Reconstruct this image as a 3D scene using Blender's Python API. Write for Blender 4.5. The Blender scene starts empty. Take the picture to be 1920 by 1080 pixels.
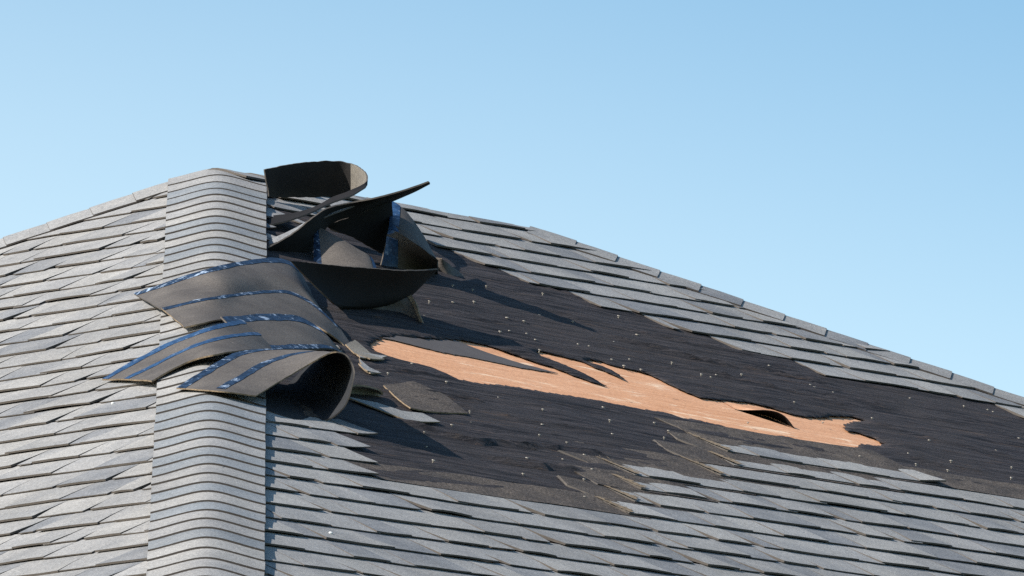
import bpy, math, random
from mathutils import Vector, Matrix, noise, geometry
random.seed(7)
DATA = {
"P":[24241.0507,35.6015,6.7645,0.4974,0.0191,0.1453,0.1789,1.2832],
"strips":{"over_hip_top":[[[-0.2161,-1.6817,7.817],[-0.1433,-1.8973,7.8028],[-0.0726,-1.9221,7.8229],[-0.0021,-1.9401,7.8414],[0.0679,-1.7375,7.8945],[0.1388,-1.5663,7.9348],[0.1889,-1.4781,7.9482],[0.2162,-1.4563,7.9363],[0.2322,-1.3746,7.9294],[0.2466,-1.3888,7.8933]],[[-0.1772,-2.0176,7.7365],[-0.106,-2.1438,7.7312],[-0.0363,-2.0931,7.7606],[0.0268,-2.0772,7.7765],[0.0897,-1.9223,7.8148],[0.1461,-1.7942,7.8441],[0.203,-1.7094,7.8539],[0.2386,-1.7173,7.8266],[0.2698,-1.7346,7.7875],[0.2897,-1.7635,7.7464]],[[-0.1397,-2.2788,7.6699],[-0.0696,-2.3364,7.6683],[-0.0001,-2.3115,7.6815],[0.0692,-2.1075,7.7269],[0.1393,-1.9525,7.7608],[0.2029,-1.8675,7.7763],[0.2524,-1.8588,7.758],[0.2974,-1.9359,7.707],[0.3255,-1.971,7.6708],[0.3434,-2.0598,7.6223]]],"over_hip_mid":[[[-0.1349,-2.3498,7.6586],[-0.0696,-2.3451,7.6752],[0.0,-2.3456,7.6895],[0.0692,-2.1443,7.736],[0.1392,-1.9865,7.7719],[0.1957,-1.875,7.7922],[0.2481,-1.8857,7.766],[0.2973,-1.9675,7.71],[0.3393,-2.0299,7.6532],[0.367,-2.1096,7.5965]],[[-0.1045,-2.4887,7.6084],[-0.0519,-2.4867,7.6216],[0.0116,-2.4245,7.6457],[0.0766,-2.282,7.68],[0.1464,-2.1423,7.7095],[0.1984,-2.0574,7.7221],[0.2491,-2.054,7.7015],[0.2967,-2.1045,7.657],[0.336,-2.1116,7.6216],[0.3625,-2.1592,7.5806]],[[-0.0743,-2.6375,7.5567],[-0.0288,-2.6295,7.5695],[0.0232,-2.5256,7.598],[0.0839,-2.4033,7.6257],[0.1535,-2.279,7.651],[0.2067,-2.2012,7.6636],[0.2515,-2.1797,7.6534],[0.2963,-2.1976,7.6234],[0.3329,-2.1748,7.6005],[0.3565,-2.2115,7.5643]]],"over_hip_low":[[[0.0207,-2.5941,7.5928],[0.0702,-2.4994,7.6127],[0.1256,-2.3844,7.6377],[0.1814,-2.2814,7.6563],[0.2206,-2.2337,7.6593],[0.2584,-2.2364,7.6391],[0.296,-2.2815,7.6],[0.3294,-2.3064,7.5574]],[[0.0627,-2.7318,7.5236],[0.1066,-2.6436,7.5422],[0.1563,-2.5434,7.563],[0.2119,-2.4417,7.5812],[0.2552,-2.3663,7.5905],[0.2929,-2.341,7.5781],[0.318,-2.3461,7.5575],[0.3407,-2.2946,7.5496]],[[0.1043,-2.8645,7.4543],[0.1468,-2.7743,7.4731],[0.195,-2.6803,7.4912],[0.2477,-2.5658,7.5129],[0.2897,-2.4616,7.5328],[0.3179,-2.3833,7.5425],[0.3362,-2.3376,7.5421],[0.3491,-2.2966,7.538]]],"left_tongue":[[[-0.281,-2.9176,7.3715],[-0.2164,-2.8478,7.4228],[-0.1352,-2.7552,7.4839],[-0.0662,-2.8049,7.5047],[0.0025,-2.8342,7.5248],[0.0704,-2.5686,7.5863],[0.1395,-2.3037,7.6352]],[[-0.2165,-3.0628,7.3451],[-0.1599,-3.0216,7.3815],[-0.0922,-2.9738,7.4261],[-0.0265,-3.0224,7.4441],[0.0359,-2.953,7.4733],[0.0957,-2.7379,7.5199],[0.1675,-2.4545,7.5703]],[[-0.1522,-3.2489,7.3103],[-0.104,-3.1885,7.3485],[-0.05,-3.166,7.3774],[0.0072,-3.2324,7.3811],[0.0611,-3.1109,7.4109],[0.1126,-2.9435,7.4446],[0.1882,-2.6224,7.5]]],"roll":[[[-0.0882,-3.47,7.253],[-0.0217,-3.38,7.3113],[0.0451,-3.2,7.3841],[0.1059,-3.1,7.4157],[0.174,-3.05,7.4261],[0.249,-3.03,7.4271],[0.2738,-3.0,7.4172],[0.2493,-3.0,7.3922],[0.2247,-3.0,7.3699],[0.2016,-3.02,7.3442],[0.1838,-3.159,7.3008],[0.1607,-3.2508,7.2766],[0.1377,-3.2963,7.2687]],[[0.0133,-3.64,7.2159],[0.073,-3.46,7.2826],[0.1333,-3.28,7.3484],[0.1875,-3.2,7.3819],[0.2417,-3.2,7.3931],[0.2851,-3.2,7.3946],[0.3164,-3.2,7.3864],[0.3327,-3.2,7.3603],[0.33,-3.21,7.3283],[0.3002,-3.23,7.2642],[0.2595,-3.2924,7.2273],[0.2011,-3.3994,7.2101],[0.1351,-3.4461,7.217]],[[0.1123,-3.62,7.2088],[0.1672,-3.48,7.2658],[0.221,-3.4,7.3113],[0.2614,-3.4,7.3361],[0.291,-3.4,7.3526],[0.318,-3.4,7.3595],[0.3436,-3.4,7.3501],[0.3612,-3.4,7.32],[0.3612,-3.42,7.2837],[0.337,-3.43,7.2108],[0.2861,-3.3989,7.1804],[0.201,-3.5354,7.1624],[0.1298,-3.5396,7.1859]]],"curl_top":[[[0.1333,-0.3,8.4168],[0.1971,-0.22,8.4459],[0.2567,-0.16,8.4651],[0.3164,-0.12,8.476],[0.3611,-0.12,8.4716],[0.398,-0.18,8.4452],[0.4149,-0.3,8.3998],[0.4067,-0.42,8.3529],[0.3664,-0.5,8.3151],[0.3221,-0.52,8.2947],[0.2705,-0.55,8.262],[0.2044,-0.55,8.2423],[0.1456,-0.52,8.2402]],[[0.1394,-0.28,8.3829],[0.1973,-0.2,8.4028],[0.2569,-0.14,8.4189],[0.3166,-0.1,8.4298],[0.3613,-0.1,8.4314],[0.3966,-0.17,8.4183],[0.4134,-0.31,8.3843],[0.408,-0.45,8.3397],[0.3676,-0.54,8.3001],[0.3204,-0.57,8.2764],[0.2674,-0.62,8.2384],[0.2043,-0.64,8.2135],[0.1457,-0.66,8.1962]],[[0.1454,-0.26,8.3475],[0.1975,-0.18,8.3612],[0.2571,-0.12,8.3727],[0.3169,-0.08,8.382],[0.3616,-0.08,8.3927],[0.3938,-0.16,8.3929],[0.4119,-0.32,8.3703],[0.4092,-0.48,8.3296],[0.3704,-0.57,8.29],[0.3173,-0.6,8.2647],[0.2658,-0.66,8.2279],[0.2028,-0.7,8.1964],[0.1457,-0.72,8.1791]]],"horn":[[[0.1445,-1.08,8.0518],[0.1893,-1.04,8.0844],[0.2284,-1.0,8.12],[0.2692,-0.95,8.1634],[0.3058,-0.88,8.1988],[0.3718,-0.8,8.2289],[0.4434,-0.8,8.244],[0.5106,-0.79,8.264],[0.5838,-0.78,8.2914]],[[0.1445,-1.03,8.0419],[0.1967,-0.98,8.063],[0.2447,-0.94,8.1001],[0.2767,-0.9,8.1446],[0.3105,-0.83,8.1845],[0.3721,-0.76,8.2171],[0.4485,-0.72,8.2487],[0.5069,-0.73,8.2649],[0.5848,-0.76,8.2922]],[[0.1446,-1.0,8.0282],[0.2042,-0.93,8.0412],[0.2552,-0.87,8.0687],[0.2873,-0.83,8.128],[0.3136,-0.79,8.1711],[0.3724,-0.72,8.2067],[0.4539,-0.6,8.2607],[0.505,-0.63,8.2732],[0.586,-0.72,8.2968]]],"dark_sheet":[[[0.2961,-0.78,8.1685],[0.3431,-0.74,8.1924],[0.4019,-0.69,8.2243],[0.4536,-0.64,8.2547],[0.4833,-0.6,8.2743]],[[0.3109,-0.75,8.1681],[0.3609,-0.71,8.1772],[0.4169,-0.65,8.1916],[0.4614,-0.6,8.201],[0.4882,-0.56,8.2085]],[[0.3256,-0.74,8.1641],[0.3757,-0.69,8.1542],[0.423,-0.64,8.1382],[0.4615,-0.6,8.1249],[0.4944,-0.54,8.127]]],"wedge_panel":[[[0.2666,-0.86,8.1624],[0.287,-0.87,8.1473],[0.3423,-0.9,8.1108],[0.3887,-0.93,8.0773],[0.4148,-0.94,8.0608],[0.4295,-0.93,8.0479]],[[0.2665,-0.93,8.0917],[0.2927,-0.94,8.0826],[0.3492,-0.98,8.0606],[0.3941,-1.0,8.0409],[0.4202,-1.0,8.0306],[0.4335,-0.98,8.0255]],[[0.2665,-1.0,8.0213],[0.2983,-1.02,8.0162],[0.3561,-1.05,8.0095],[0.3995,-1.06,8.0034],[0.4242,-1.05,8.0009],[0.439,-1.02,8.0035]]],"blue_fold":[[[0.4817,-0.46,8.3006],[0.5066,-0.48,8.2804],[0.5329,-0.5,8.2513],[0.5722,-0.55,8.1838],[0.6081,-0.62,8.1038]],[[0.4778,-0.57,8.238],[0.504,-0.6,8.2191],[0.5346,-0.62,8.1916],[0.5726,-0.64,8.1462],[0.6077,-0.65,8.0968]],[[0.4739,-0.68,8.1787],[0.5001,-0.7,8.1662],[0.5365,-0.72,8.1388],[0.5745,-0.72,8.1121],[0.6073,-0.68,8.0883]],[[0.4636,-0.69,8.1292],[0.499,-0.67,8.1241],[0.5402,-0.65,8.11],[0.5758,-0.62,8.0977],[0.6086,-0.58,8.0887]],[[0.4534,-0.7,8.0737],[0.4978,-0.65,8.0756],[0.544,-0.58,8.081],[0.58,-0.52,8.0861],[0.6116,-0.47,8.0893]]],"boat":[[[0.2041,-1.82,7.8813],[0.2596,-1.75,7.8886],[0.3382,-1.66,7.8966],[0.4244,-1.56,7.9079],[0.5185,-1.44,7.9243],[0.5991,-1.3,7.953]],[[0.2526,-1.76,7.8406],[0.3026,-1.68,7.8451],[0.3744,-1.58,7.8562],[0.4422,-1.49,7.8713],[0.5221,-1.38,7.9002],[0.5979,-1.28,7.9544]],[[0.3125,-1.72,7.7888],[0.3529,-1.62,7.7983],[0.4078,-1.52,7.8164],[0.4613,-1.44,7.8397],[0.5239,-1.35,7.8794],[0.5974,-1.27,7.9548]],[[0.3387,-1.62,7.7852],[0.3706,-1.52,7.8018],[0.4171,-1.42,7.8213],[0.4664,-1.36,7.8395],[0.5229,-1.31,7.8749],[0.5968,-1.26,7.9551]]],"standing_flap":[[[0.4111,-1.4586,7.8129],[0.4545,-1.4072,7.8397],[0.495,-1.3673,7.8645],[0.5243,-1.3089,7.8897]],[[0.4573,-1.4141,7.8123],[0.4908,-1.3589,7.8339],[0.5182,-1.3509,7.8471],[0.5354,-1.3468,7.8625]],[[0.5093,-1.3747,7.8078],[0.5295,-1.367,7.8035],[0.5464,-1.3921,7.7947],[0.5589,-1.4295,7.7852]]],"dark_tongue":[[[0.3318,-2.9094,7.3305],[0.3624,-2.8334,7.3465],[0.3945,-2.77,7.3575],[0.4153,-2.7444,7.3592],[0.4291,-2.7404,7.3557]],[[0.3316,-2.951,7.34],[0.3649,-2.8762,7.3586],[0.3982,-2.8122,7.3684],[0.422,-2.7649,7.3696],[0.4361,-2.7245,7.3669]],[[0.3309,-3.0597,7.324],[0.3655,-2.9781,7.3465],[0.4003,-2.9,7.3587],[0.4271,-2.8096,7.3661],[0.4416,-2.7282,7.3677]]],"under_layer":[[[0.1444,-0.93,8.1031],[0.204,-0.9,8.1355],[0.2695,-0.85,8.1806],[0.3428,-0.78,8.2236],[0.4195,-0.68,8.2665]],[[0.1444,-0.95,8.092],[0.2039,-0.92,8.1244],[0.2695,-0.87,8.1709],[0.3427,-0.8,8.2154],[0.4193,-0.7,8.2598]],[[0.1444,-0.97,8.0809],[0.2039,-0.94,8.1118],[0.2694,-0.89,8.1598],[0.3426,-0.82,8.2057],[0.4192,-0.72,8.2515]]],"corner_flap":[[[0.582,-0.3593,8.1634],[0.6133,-0.4476,8.1414],[0.637,-0.4391,8.131],[0.6644,-0.3877,8.1195],[0.703,-0.3717,8.0925]],[[0.581,-0.4414,8.1109],[0.6135,-0.4352,8.1077],[0.6371,-0.4389,8.0981],[0.6638,-0.4241,8.0919],[0.6878,-0.4005,8.0857]]]},
"hole":[[-1.1285,1.7081],[-1.039,1.6359],[-0.9664,1.5882],[-0.8617,1.5411],[-0.7108,1.513],[-0.5595,1.4694],[-0.4894,1.4572],[-0.4277,1.4674],[-0.3836,1.5146],[-0.3431,1.5553],[-0.2901,1.584],[-0.2759,1.6141],[-0.2488,1.6437],[-0.2153,1.6712],[-0.1889,1.6818],[-0.1819,1.6138],[-0.19,1.5739],[-0.1949,1.5328],[-0.2223,1.4993],[-0.2365,1.469],[-0.2275,1.4504],[-0.1796,1.4265],[-0.1273,1.4284],[-0.0809,1.4441],[-0.0445,1.4553],[-0.0464,1.491],[-0.026,1.5115],[-0.0183,1.544],[-0.0135,1.5851],[0.0141,1.5332],[0.0226,1.4953],[0.0119,1.4716],[-0.0084,1.4549],[-0.0222,1.4361],[0.0199,1.4181],[0.0658,1.4144],[0.0962,1.4356],[0.1692,1.4465],[0.2096,1.4683],[0.2051,1.5323],[0.2133,1.5842],[0.2344,1.624],[0.3333,1.6111],[0.4722,1.5813],[0.546,1.5924],[0.6003,1.6217],[0.634,1.6303],[0.7144,1.616],[0.8283,1.5713],[0.9567,1.5336],[0.9842,1.5523],[0.9133,1.5831],[0.8359,1.6198],[0.756,1.6769],[0.7432,1.7083],[0.7868,1.6982],[0.8109,1.7256],[0.812,1.7838],[0.7254,1.823],[0.6586,1.8287],[0.5895,1.8739],[0.5477,1.9296],[0.4947,1.9349],[0.3953,1.9279],[0.3085,1.8902],[0.1779,1.9128],[0.0796,1.906],[-0.0643,1.8833],[-0.1158,1.8923],[-0.1624,1.8577],[-0.2587,1.8699],[-0.3553,1.8631],[-0.5023,1.8654],[-0.6734,1.8721],[-0.8055,1.8815],[-0.9109,1.9049],[-0.9862,1.8996],[-0.9978,1.8618],[-1.0023,1.8368],[-1.0222,1.8169],[-1.0856,1.8001],[-1.1371,1.7719],[-1.1511,1.7462]],
"flap":[[-0.96,1.5899],[-0.8532,1.5228],[-0.7754,1.4963],[-0.6865,1.4893],[-0.5536,1.4596],[-0.5456,1.4918],[-0.5148,1.5317],[-0.4516,1.58],[-0.3301,1.6321],[-0.4841,1.641],[-0.6606,1.6232],[-0.7684,1.6287],[-0.8326,1.612],[-0.9062,1.5947]],
"slit_low":[[0.3284,1.6711],[0.3554,1.6895],[0.3859,1.7107],[0.4163,1.7319],[0.4434,1.7503],[0.4638,1.767]],
"nails":[[-0.3158,1.1316],[-0.1863,1.0946],[-0.0434,1.0372],[-0.4298,1.277],[-0.5003,1.2934],[0.2131,0.8359],[0.0179,0.8961],[0.0881,0.9037],[0.4272,0.6434],[0.4821,0.7946],[-0.039,1.1586],[0.0272,1.1597],[0.203,1.0477],[0.3272,1.057],[0.5936,1.0501],[0.6989,0.8813],[-0.2392,1.3254],[-0.1749,1.2996],[-0.0966,1.2887],[-0.1112,1.3369],[-0.2145,1.4499],[0.0884,1.3047],[0.1315,1.3059],[0.3479,1.1933],[0.5904,1.0552],[0.6409,1.1899],[0.442,1.324],[0.2264,1.3685],[0.1311,1.3926],[0.123,1.4462],[0.1891,1.4477],[0.4742,1.404],[1.033,1.1426],[0.7399,1.3833],[0.7292,1.517],[0.7418,1.3074],[0.5741,1.367],[1.059,1.2741],[1.0592,1.29],[1.5274,1.2245],[1.8948,1.1894],[1.9019,1.2033],[1.0283,1.5341],[1.1088,1.6736],[1.4076,1.6534],[1.2815,1.8227],[1.7103,1.4699],[0.9789,1.8709],[1.1428,1.944],[0.8459,1.9785],[0.712,1.9819],[0.4698,1.9965],[0.1951,1.8381],[-1.1154,1.9762],[-1.1839,2.1187],[-1.322,2.2603],[-1.5506,2.4188],[-1.3151,2.1318],[-0.8263,1.9603],[-0.8782,2.0977],[-1.0402,2.2509],[-1.1861,2.3792],[-0.498,1.9553],[-0.609,2.0858],[-0.7524,2.2294],[-0.3868,2.0899],[-0.3638,2.1052],[-1.5401,2.5251],[-1.7862,2.5491],[-2.0409,2.8279],[-1.4993,2.6359],[-1.6816,2.7978],[-1.3129,2.5845],[-1.139,2.4967],[-1.258,2.6365],[-1.4159,2.7583],[-1.578,2.9163],[-0.4849,2.1665],[-0.52,2.2265],[-1.3546,1.9954],[-1.7499,2.399],[-1.9286,2.6957],[-1.1139,1.8475],[-1.4189,2.3581],[-0.9844,2.0384],[-1.1108,2.4069],[0.5079,1.4086],[0.6555,1.6897],[0.7937,1.8789],[1.7705,1.2096],[1.1111,1.3128],[-0.3645,2.0183]],
"folds":[[[-0.3127,1.2053],[-0.2286,1.1843],[-0.2011,1.2182],[-0.0763,1.2188]],[[-1.3235,1.955],[-1.2365,1.9185],[-1.1993,1.9212],[-1.072,1.9242]],[[-1.3577,2.1346],[-1.3151,2.1318],[-1.233,2.1198],[-1.1286,2.1155]],[[0.9209,1.4268],[1.0267,1.42],[1.1398,1.4069],[1.2983,1.3832]],[[-1.5832,2.1715],[-1.5019,2.2078],[-1.2585,2.2026],[-1.0592,2.2422],[-0.6892,2.1793]],[[-0.723,1.5248],[-0.4999,1.5073],[-0.2871,1.5016]],[[0.2675,0.9696],[0.5386,1.0167],[0.8322,1.0454],[1.2606,1.0546]],[[0.4068,1.1415],[0.645,1.2204],[0.9858,1.2064],[1.193,1.2379]],[[-1.6656,2.6919],[-1.534,2.6975],[-1.3858,2.6693],[-1.3403,2.6732]],[[0.513,1.3438],[0.7842,1.3925],[1.2634,1.3547]],[[0.9915,1.5815],[1.1634,1.6641],[1.4597,1.6764]],[[0.7603,1.8894],[0.8619,1.9348],[1.0779,1.9176]],[[-1.7713,2.4716],[-1.6163,2.5494],[-1.319,2.4914],[-1.0346,2.4491]],[[0.0331,0.9508],[0.235,1.0008],[0.3571,1.0467]]],
"shards":{"a":[[-1.2889,1.7737],[-1.1965,1.7159],[-1.2505,1.844],[-1.2309,1.8601],[-1.3213,1.8941],[-1.3423,1.8559]],"b":[[-1.3191,1.8331],[-1.2423,1.8262],[-1.1954,1.8331],[-1.2853,1.8783],[-1.3581,1.8952]],"c":[[-1.3875,1.9163],[-1.4135,1.985],[-1.4108,2.0253],[-1.483,2.0417]],"d":[[-1.4449,1.973],[-1.4113,2.0179],[-1.4822,2.0527]],"e":[[-1.8817,2.3504],[-1.7399,2.3334],[-1.6891,2.3719],[-1.6054,2.3668],[-1.607,2.4296],[-1.7689,2.4635],[-1.811,2.4188]],"f":[[-1.5274,2.1458],[-1.3348,2.0637],[-1.2931,2.1395],[-1.3655,2.2929],[-1.4853,2.3169],[-1.631,2.3458]]},
"stones":{"R":[[-3.262,3.6746],[-0.2046,0.2995],[-0.4024,0.4212]],"L":[[-2.1146,2.4634]]}}
F, D, H, M, PSI, XC, PIT, RIDGE = DATA['P']
GZ = 1.7                       # eye height of the photographer
AZ = H + GZ                    # height of the ridge
R2 = math.sqrt(2)
SC = bpy.context.scene

# ------------------------------------------------------------------ camera, sky, sun, exposure
cam = bpy.data.cameras.new('camera')
cam.sensor_width = 36; cam.lens = F / 1920 * 36
cam.clip_start = .5; cam.clip_end = 5000
cam_ob = bpy.data.objects.new('camera', cam)
cam_ob.location = (XC, -D, GZ)
cam_ob.rotation_euler = (math.pi / 2 + PIT, 0, -PSI)
SC.collection.objects.link(cam_ob); SC.camera = cam_ob

SUN_EL = math.radians(36); SUN_AZ = math.radians(180 + 64)      # azimuth clockwise from +Y
world = bpy.data.worlds.new('World'); SC.world = world; world.use_nodes = True
wn = world.node_tree.nodes; wl = world.node_tree.links
sky = wn.new('ShaderNodeTexSky'); sky.sky_type = 'NISHITA'; sky.sun_disc = False
sky.sun_elevation = SUN_EL; sky.sun_rotation = SUN_AZ
sky.air_density = 1.0; sky.dust_density = .4; sky.ozone_density = 2.0; sky.altitude = 50
# the air is paler and brighter low down and towards the sun's side of the sky
tc = wn.new('ShaderNodeTexCoord'); dp = wn.new('ShaderNodeVectorMath'); dp.operation = 'DOT_PRODUCT'
dp.inputs[1].default_value = (3.2, 0, 12.0); wl.new(tc.outputs['Generated'], dp.inputs[0])
mr = wn.new('ShaderNodeMapRange'); mr.interpolation_type = 'SMOOTHSTEP'
for i_, v_ in ((1, 1.90), (2, 2.75), (3, 0.), (4, 1.)): mr.inputs[i_].default_value = v_
wl.new(dp.outputs['Value'], mr.inputs[0])
tint = wn.new('ShaderNodeMix'); tint.data_type = 'RGBA'
tint.inputs[6].default_value = (1.26, 1.125, .94, 1); tint.inputs[7].default_value = (.58, .73, .75, 1)
wl.new(mr.outputs[0], tint.inputs[0])
mul = wn.new('ShaderNodeMix'); mul.data_type = 'RGBA'; mul.blend_type = 'MULTIPLY'; mul.inputs[0].default_value = 1
wl.new(sky.outputs[0], mul.inputs[6]); wl.new(tint.outputs[2], mul.inputs[7])
wl.new(mul.outputs[2], wn['Background'].inputs[0]); wn['Background'].inputs[1].default_value = .15
sd_ = bpy.data.lights.new('sun', 'SUN'); sd_.energy = 5.0; sd_.angle = math.radians(.53); sd_.color = (1, .94, .86)
sun = bpy.data.objects.new('sun', sd_)
tosun = Vector((math.sin(SUN_AZ) * math.cos(SUN_EL), math.cos(SUN_AZ) * math.cos(SUN_EL), math.sin(SUN_EL)))
sun.rotation_euler = tosun.to_track_quat('Z', 'Y').to_euler(); sun.location = tosun * 60
SC.collection.objects.link(sun)
SC.cycles.use_denoising = False
SC.view_settings.view_transform = 'Standard'; SC.view_settings.look = 'None'
SC.view_settings.exposure = .45; SC.view_settings.gamma = 1; SC.view_settings.use_curve_mapping = False

# ------------------------------------------------------------------ materials
class Mat:
    def __init__(s, name, rough=.9, spec=.3):
        s.m = bpy.data.materials.new(name); s.m.use_nodes = True
        s.t = s.m.node_tree; s.n = s.t.nodes; s.l = s.t.links
        s.b = s.n['Principled BSDF']; s.b.inputs['Roughness'].default_value = rough
        s.b.inputs['Specular IOR Level'].default_value = spec
        s.pos = s.n.new('ShaderNodeNewGeometry').outputs['Position']
    def map(s, rot=(0, 0, 0), scale=(1, 1, 1)):
        # two mappings: turn first, then stretch
        a = s.n.new('ShaderNodeMapping'); a.inputs['Rotation'].default_value = rot
        b = s.n.new('ShaderNodeMapping'); b.inputs['Scale'].default_value = scale
        s.l.new(s.pos, a.inputs[0]); s.l.new(a.outputs[0], b.inputs[0]); return b.outputs[0]
    def noise(s, scale, detail=3, rough=.55, vec=None, dist=0):
        n = s.n.new('ShaderNodeTexNoise'); n.inputs['Scale'].default_value = scale
        n.inputs['Detail'].default_value = detail; n.inputs['Roughness'].default_value = rough
        n.inputs['Distortion'].default_value = dist
        s.l.new(vec or s.pos, n.inputs['Vector']); return n.outputs['Fac']
    def ramp(s, fac, *stops, interp='LINEAR'):
        r = s.n.new('ShaderNodeValToRGB'); r.color_ramp.interpolation = interp
        e = r.color_ramp.elements
        while len(e) < len(stops): e.new(.5)
        for q, (p, c) in zip(e, stops):
            q.position = p; q.color = (c, c, c, 1) if isinstance(c, (int, float)) else (*c, 1)
        s.l.new(fac, r.inputs[0]); return r.outputs[0]
    def mix(s, fac, a, b, mode='MIX'):
        x = s.n.new('ShaderNodeMix'); x.data_type = 'RGBA'; x.blend_type = mode
        for sock, v in ((x.inputs[0], fac), (x.inputs[6], a), (x.inputs[7], b)):
            if hasattr(v, 'is_linked'): s.l.new(v, sock)
            elif isinstance(v, (int, float)): sock.default_value = v
            else: sock.default_value = (*v, 1)
        return x.outputs[2]
    def color(s, c):
        if hasattr(c, 'is_linked'): s.l.new(c, s.b.inputs['Base Color'])
        else: s.b.inputs['Base Color'].default_value = (*c, 1)
    def bump(s, h, strength, dist):
        b = s.n.new('ShaderNodeBump'); b.inputs['Strength'].default_value = strength; b.inputs['Distance'].default_value = dist
        s.l.new(h, b.inputs['Height']); s.l.new(b.outputs[0], s.b.inputs['Normal'])

def granule_mat(name, c, blend, var=.6):
    """asphalt shingle granules: speckled, blended towards a second shade in soft patches"""
    k = Mat(name, .93, .25)
    fine = k.noise(135, 5, 1.); mid = k.noise(6.0, 4, .7)
    speck = k.ramp(fine, (.3, 1 - var), (.5, 1.0), (.7, 1 + var * 1.3))
    base = k.mix(k.ramp(mid, (.36, 0.), (.64, 1.)), c, blend)
    wear = k.ramp(k.noise(2.2, 4, .65), (.35, .88), (.65, 1.1))
    k.color(k.mix(1, k.mix(1, base, speck, 'MULTIPLY'), wear, 'MULTIPLY'))
    k.bump(fine, .5, .0025); return k.m

G_LIGHT = granule_mat('granules_light_grey', (.305, .296, .286), (.248, .244, .24))
G_WARM = granule_mat('granules_warm_grey', (.325, .313, .297), (.27, .262, .25))
G_MID = granule_mat('granules_mid_grey', (.225, .223, .222), (.295, .285, .272))
G_DARK = granule_mat('granules_slate_grey', (.165, .170, .180), (.235, .234, .235))
G_BLUE = granule_mat('granules_blue_grey', (.195, .212, .228), (.232, .240, .246))
SHADES = [G_LIGHT, G_WARM, G_MID, G_DARK, G_LIGHT, G_MID, G_MID]

k = Mat('headlap_granules', .95, .2)
f = k.noise(150, 4, .9)
k.color(k.mix(1, k.mix(k.ramp(k.noise(9, 4, .6), (.35, 0.), (.65, 1.)), (.062, .052, .047), (.108, .087, .072)),
              k.ramp(f, (.32, .35), (.5, .9), (.66, 2.6)), 'MULTIPLY')); k.bump(f, .6, .003); M_HEAD = k.m

k = Mat('felt_paper', .8, .2)
# coordinates turned along the courses: X runs with the eave, Z fall across it
v = k.map((0, 0, -math.radians(45)), (1.2, 22, 22))
streak = k.noise(3.2, 5, .7, v, .3); fib = k.noise(260, 2, .6)
big = k.noise(1.4, 4, .6)
c = k.mix(k.ramp(streak, (.40, 0.), (.60, 1.)), (.0125, .0115, .0135), (.056, .049, .051))
c = k.mix(k.ramp(big, (.45, 0.), (.7, .5)), c, (.06, .05, .046))
dust = k.ramp(k.noise(5.0, 6, .75, k.map((0, 0, -math.radians(45)), (.8, 16, 16)), .6), (.575, 0.), (.67, .6))
c = k.mix(dust, c, (.125, .078, .05))
dv = k.n.new('ShaderNodeVectorMath'); dv.operation = 'DOT_PRODUCT'; k.l.new(k.pos, dv.inputs[0])
dv.inputs[1].default_value = (1.0576 / R2 / .1223, -.9424 / R2 / .1223, 0)
fr_ = k.n.new('ShaderNodeMath'); fr_.operation = 'FRACT'; k.l.new(dv.outputs['Value'], fr_.inputs[0])
line = k.ramp(fr_.outputs[0], (.0, .55), (.05, .0), (.47, .0), (.5, .35), (.54, 0.))
line = k.mix(1, line, k.ramp(k.noise(5, 4, .7, k.map((0, 0, -math.radians(45)), (.9, 5, 5))), (.42, 0.), (.6, 1.)), 'MULTIPLY')
c = k.mix(line, c, (.105, .082, .068))
spot = k.ramp(k.noise(7, 3, .6, k.map((0, 0, -math.radians(45)), (.5, 3, 3))), (.72, 0.), (.76, .8))
c = k.mix(spot, c, (.24, .12, .055))
k.color(k.mix(1, c, k.ramp(fib, (.3, .75), (.7, 1.3)), 'MULTIPLY'))
k.bump(k.noise(3, 6, .65, k.map((0, 0, -math.radians(45)), (1.1, 26, 26)), .2), .9, .014); M_FELT = k.m

k = Mat('felt_back', .7, .3)
k.color(k.mix(k.noise(14, 5, .7), (.072, .063, .06), (.12, .105, .098))); M_FLAP = k.m

k = Mat('bare_plywood', .8, .25)
g = k.noise(4.0, 6, .65, k.map((0, 0, -math.radians(45)), (1.5, 30, 30)), .4)
patch = k.noise(3.2, 6, .7, k.map((0, 0, -math.radians(45)), (1.4, 9, 9)), .6)
c = k.ramp(g, (.28, (.50, .225, .11)), (.5, (.655, .33, .175)), (.72, (.74, .42, .245)))
c = k.mix(k.ramp(patch, (.57, 0.), (.66, .85)), c, (.86, .64, .45))
c = k.mix(k.ramp(k.noise(9, 4, .7, k.map((0, 0, -math.radians(45)), (1, 12, 12))), (.66, 0.), (.72, .6)), c, (.40, .17, .08))
c = k.mix(k.ramp(k.noise(2.6, 4, .6), (.4, 0.), (.65, .22)), c, (.76, .45, .29))
c = k.mix(k.ramp(k.noise(26, 2, .5, k.map((0, 0, -math.radians(45)), (.5, 1, 1))), (.735, 0.), (.76, .8)), c, (.10, .06, .04))
k.color(k.mix(1, c, k.ramp(k.noise(120, 2, .6), (.3, .85), (.7, 1.15)), 'MULTIPLY')); k.bump(g, .35, .004); M_PLY = k.m

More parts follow.
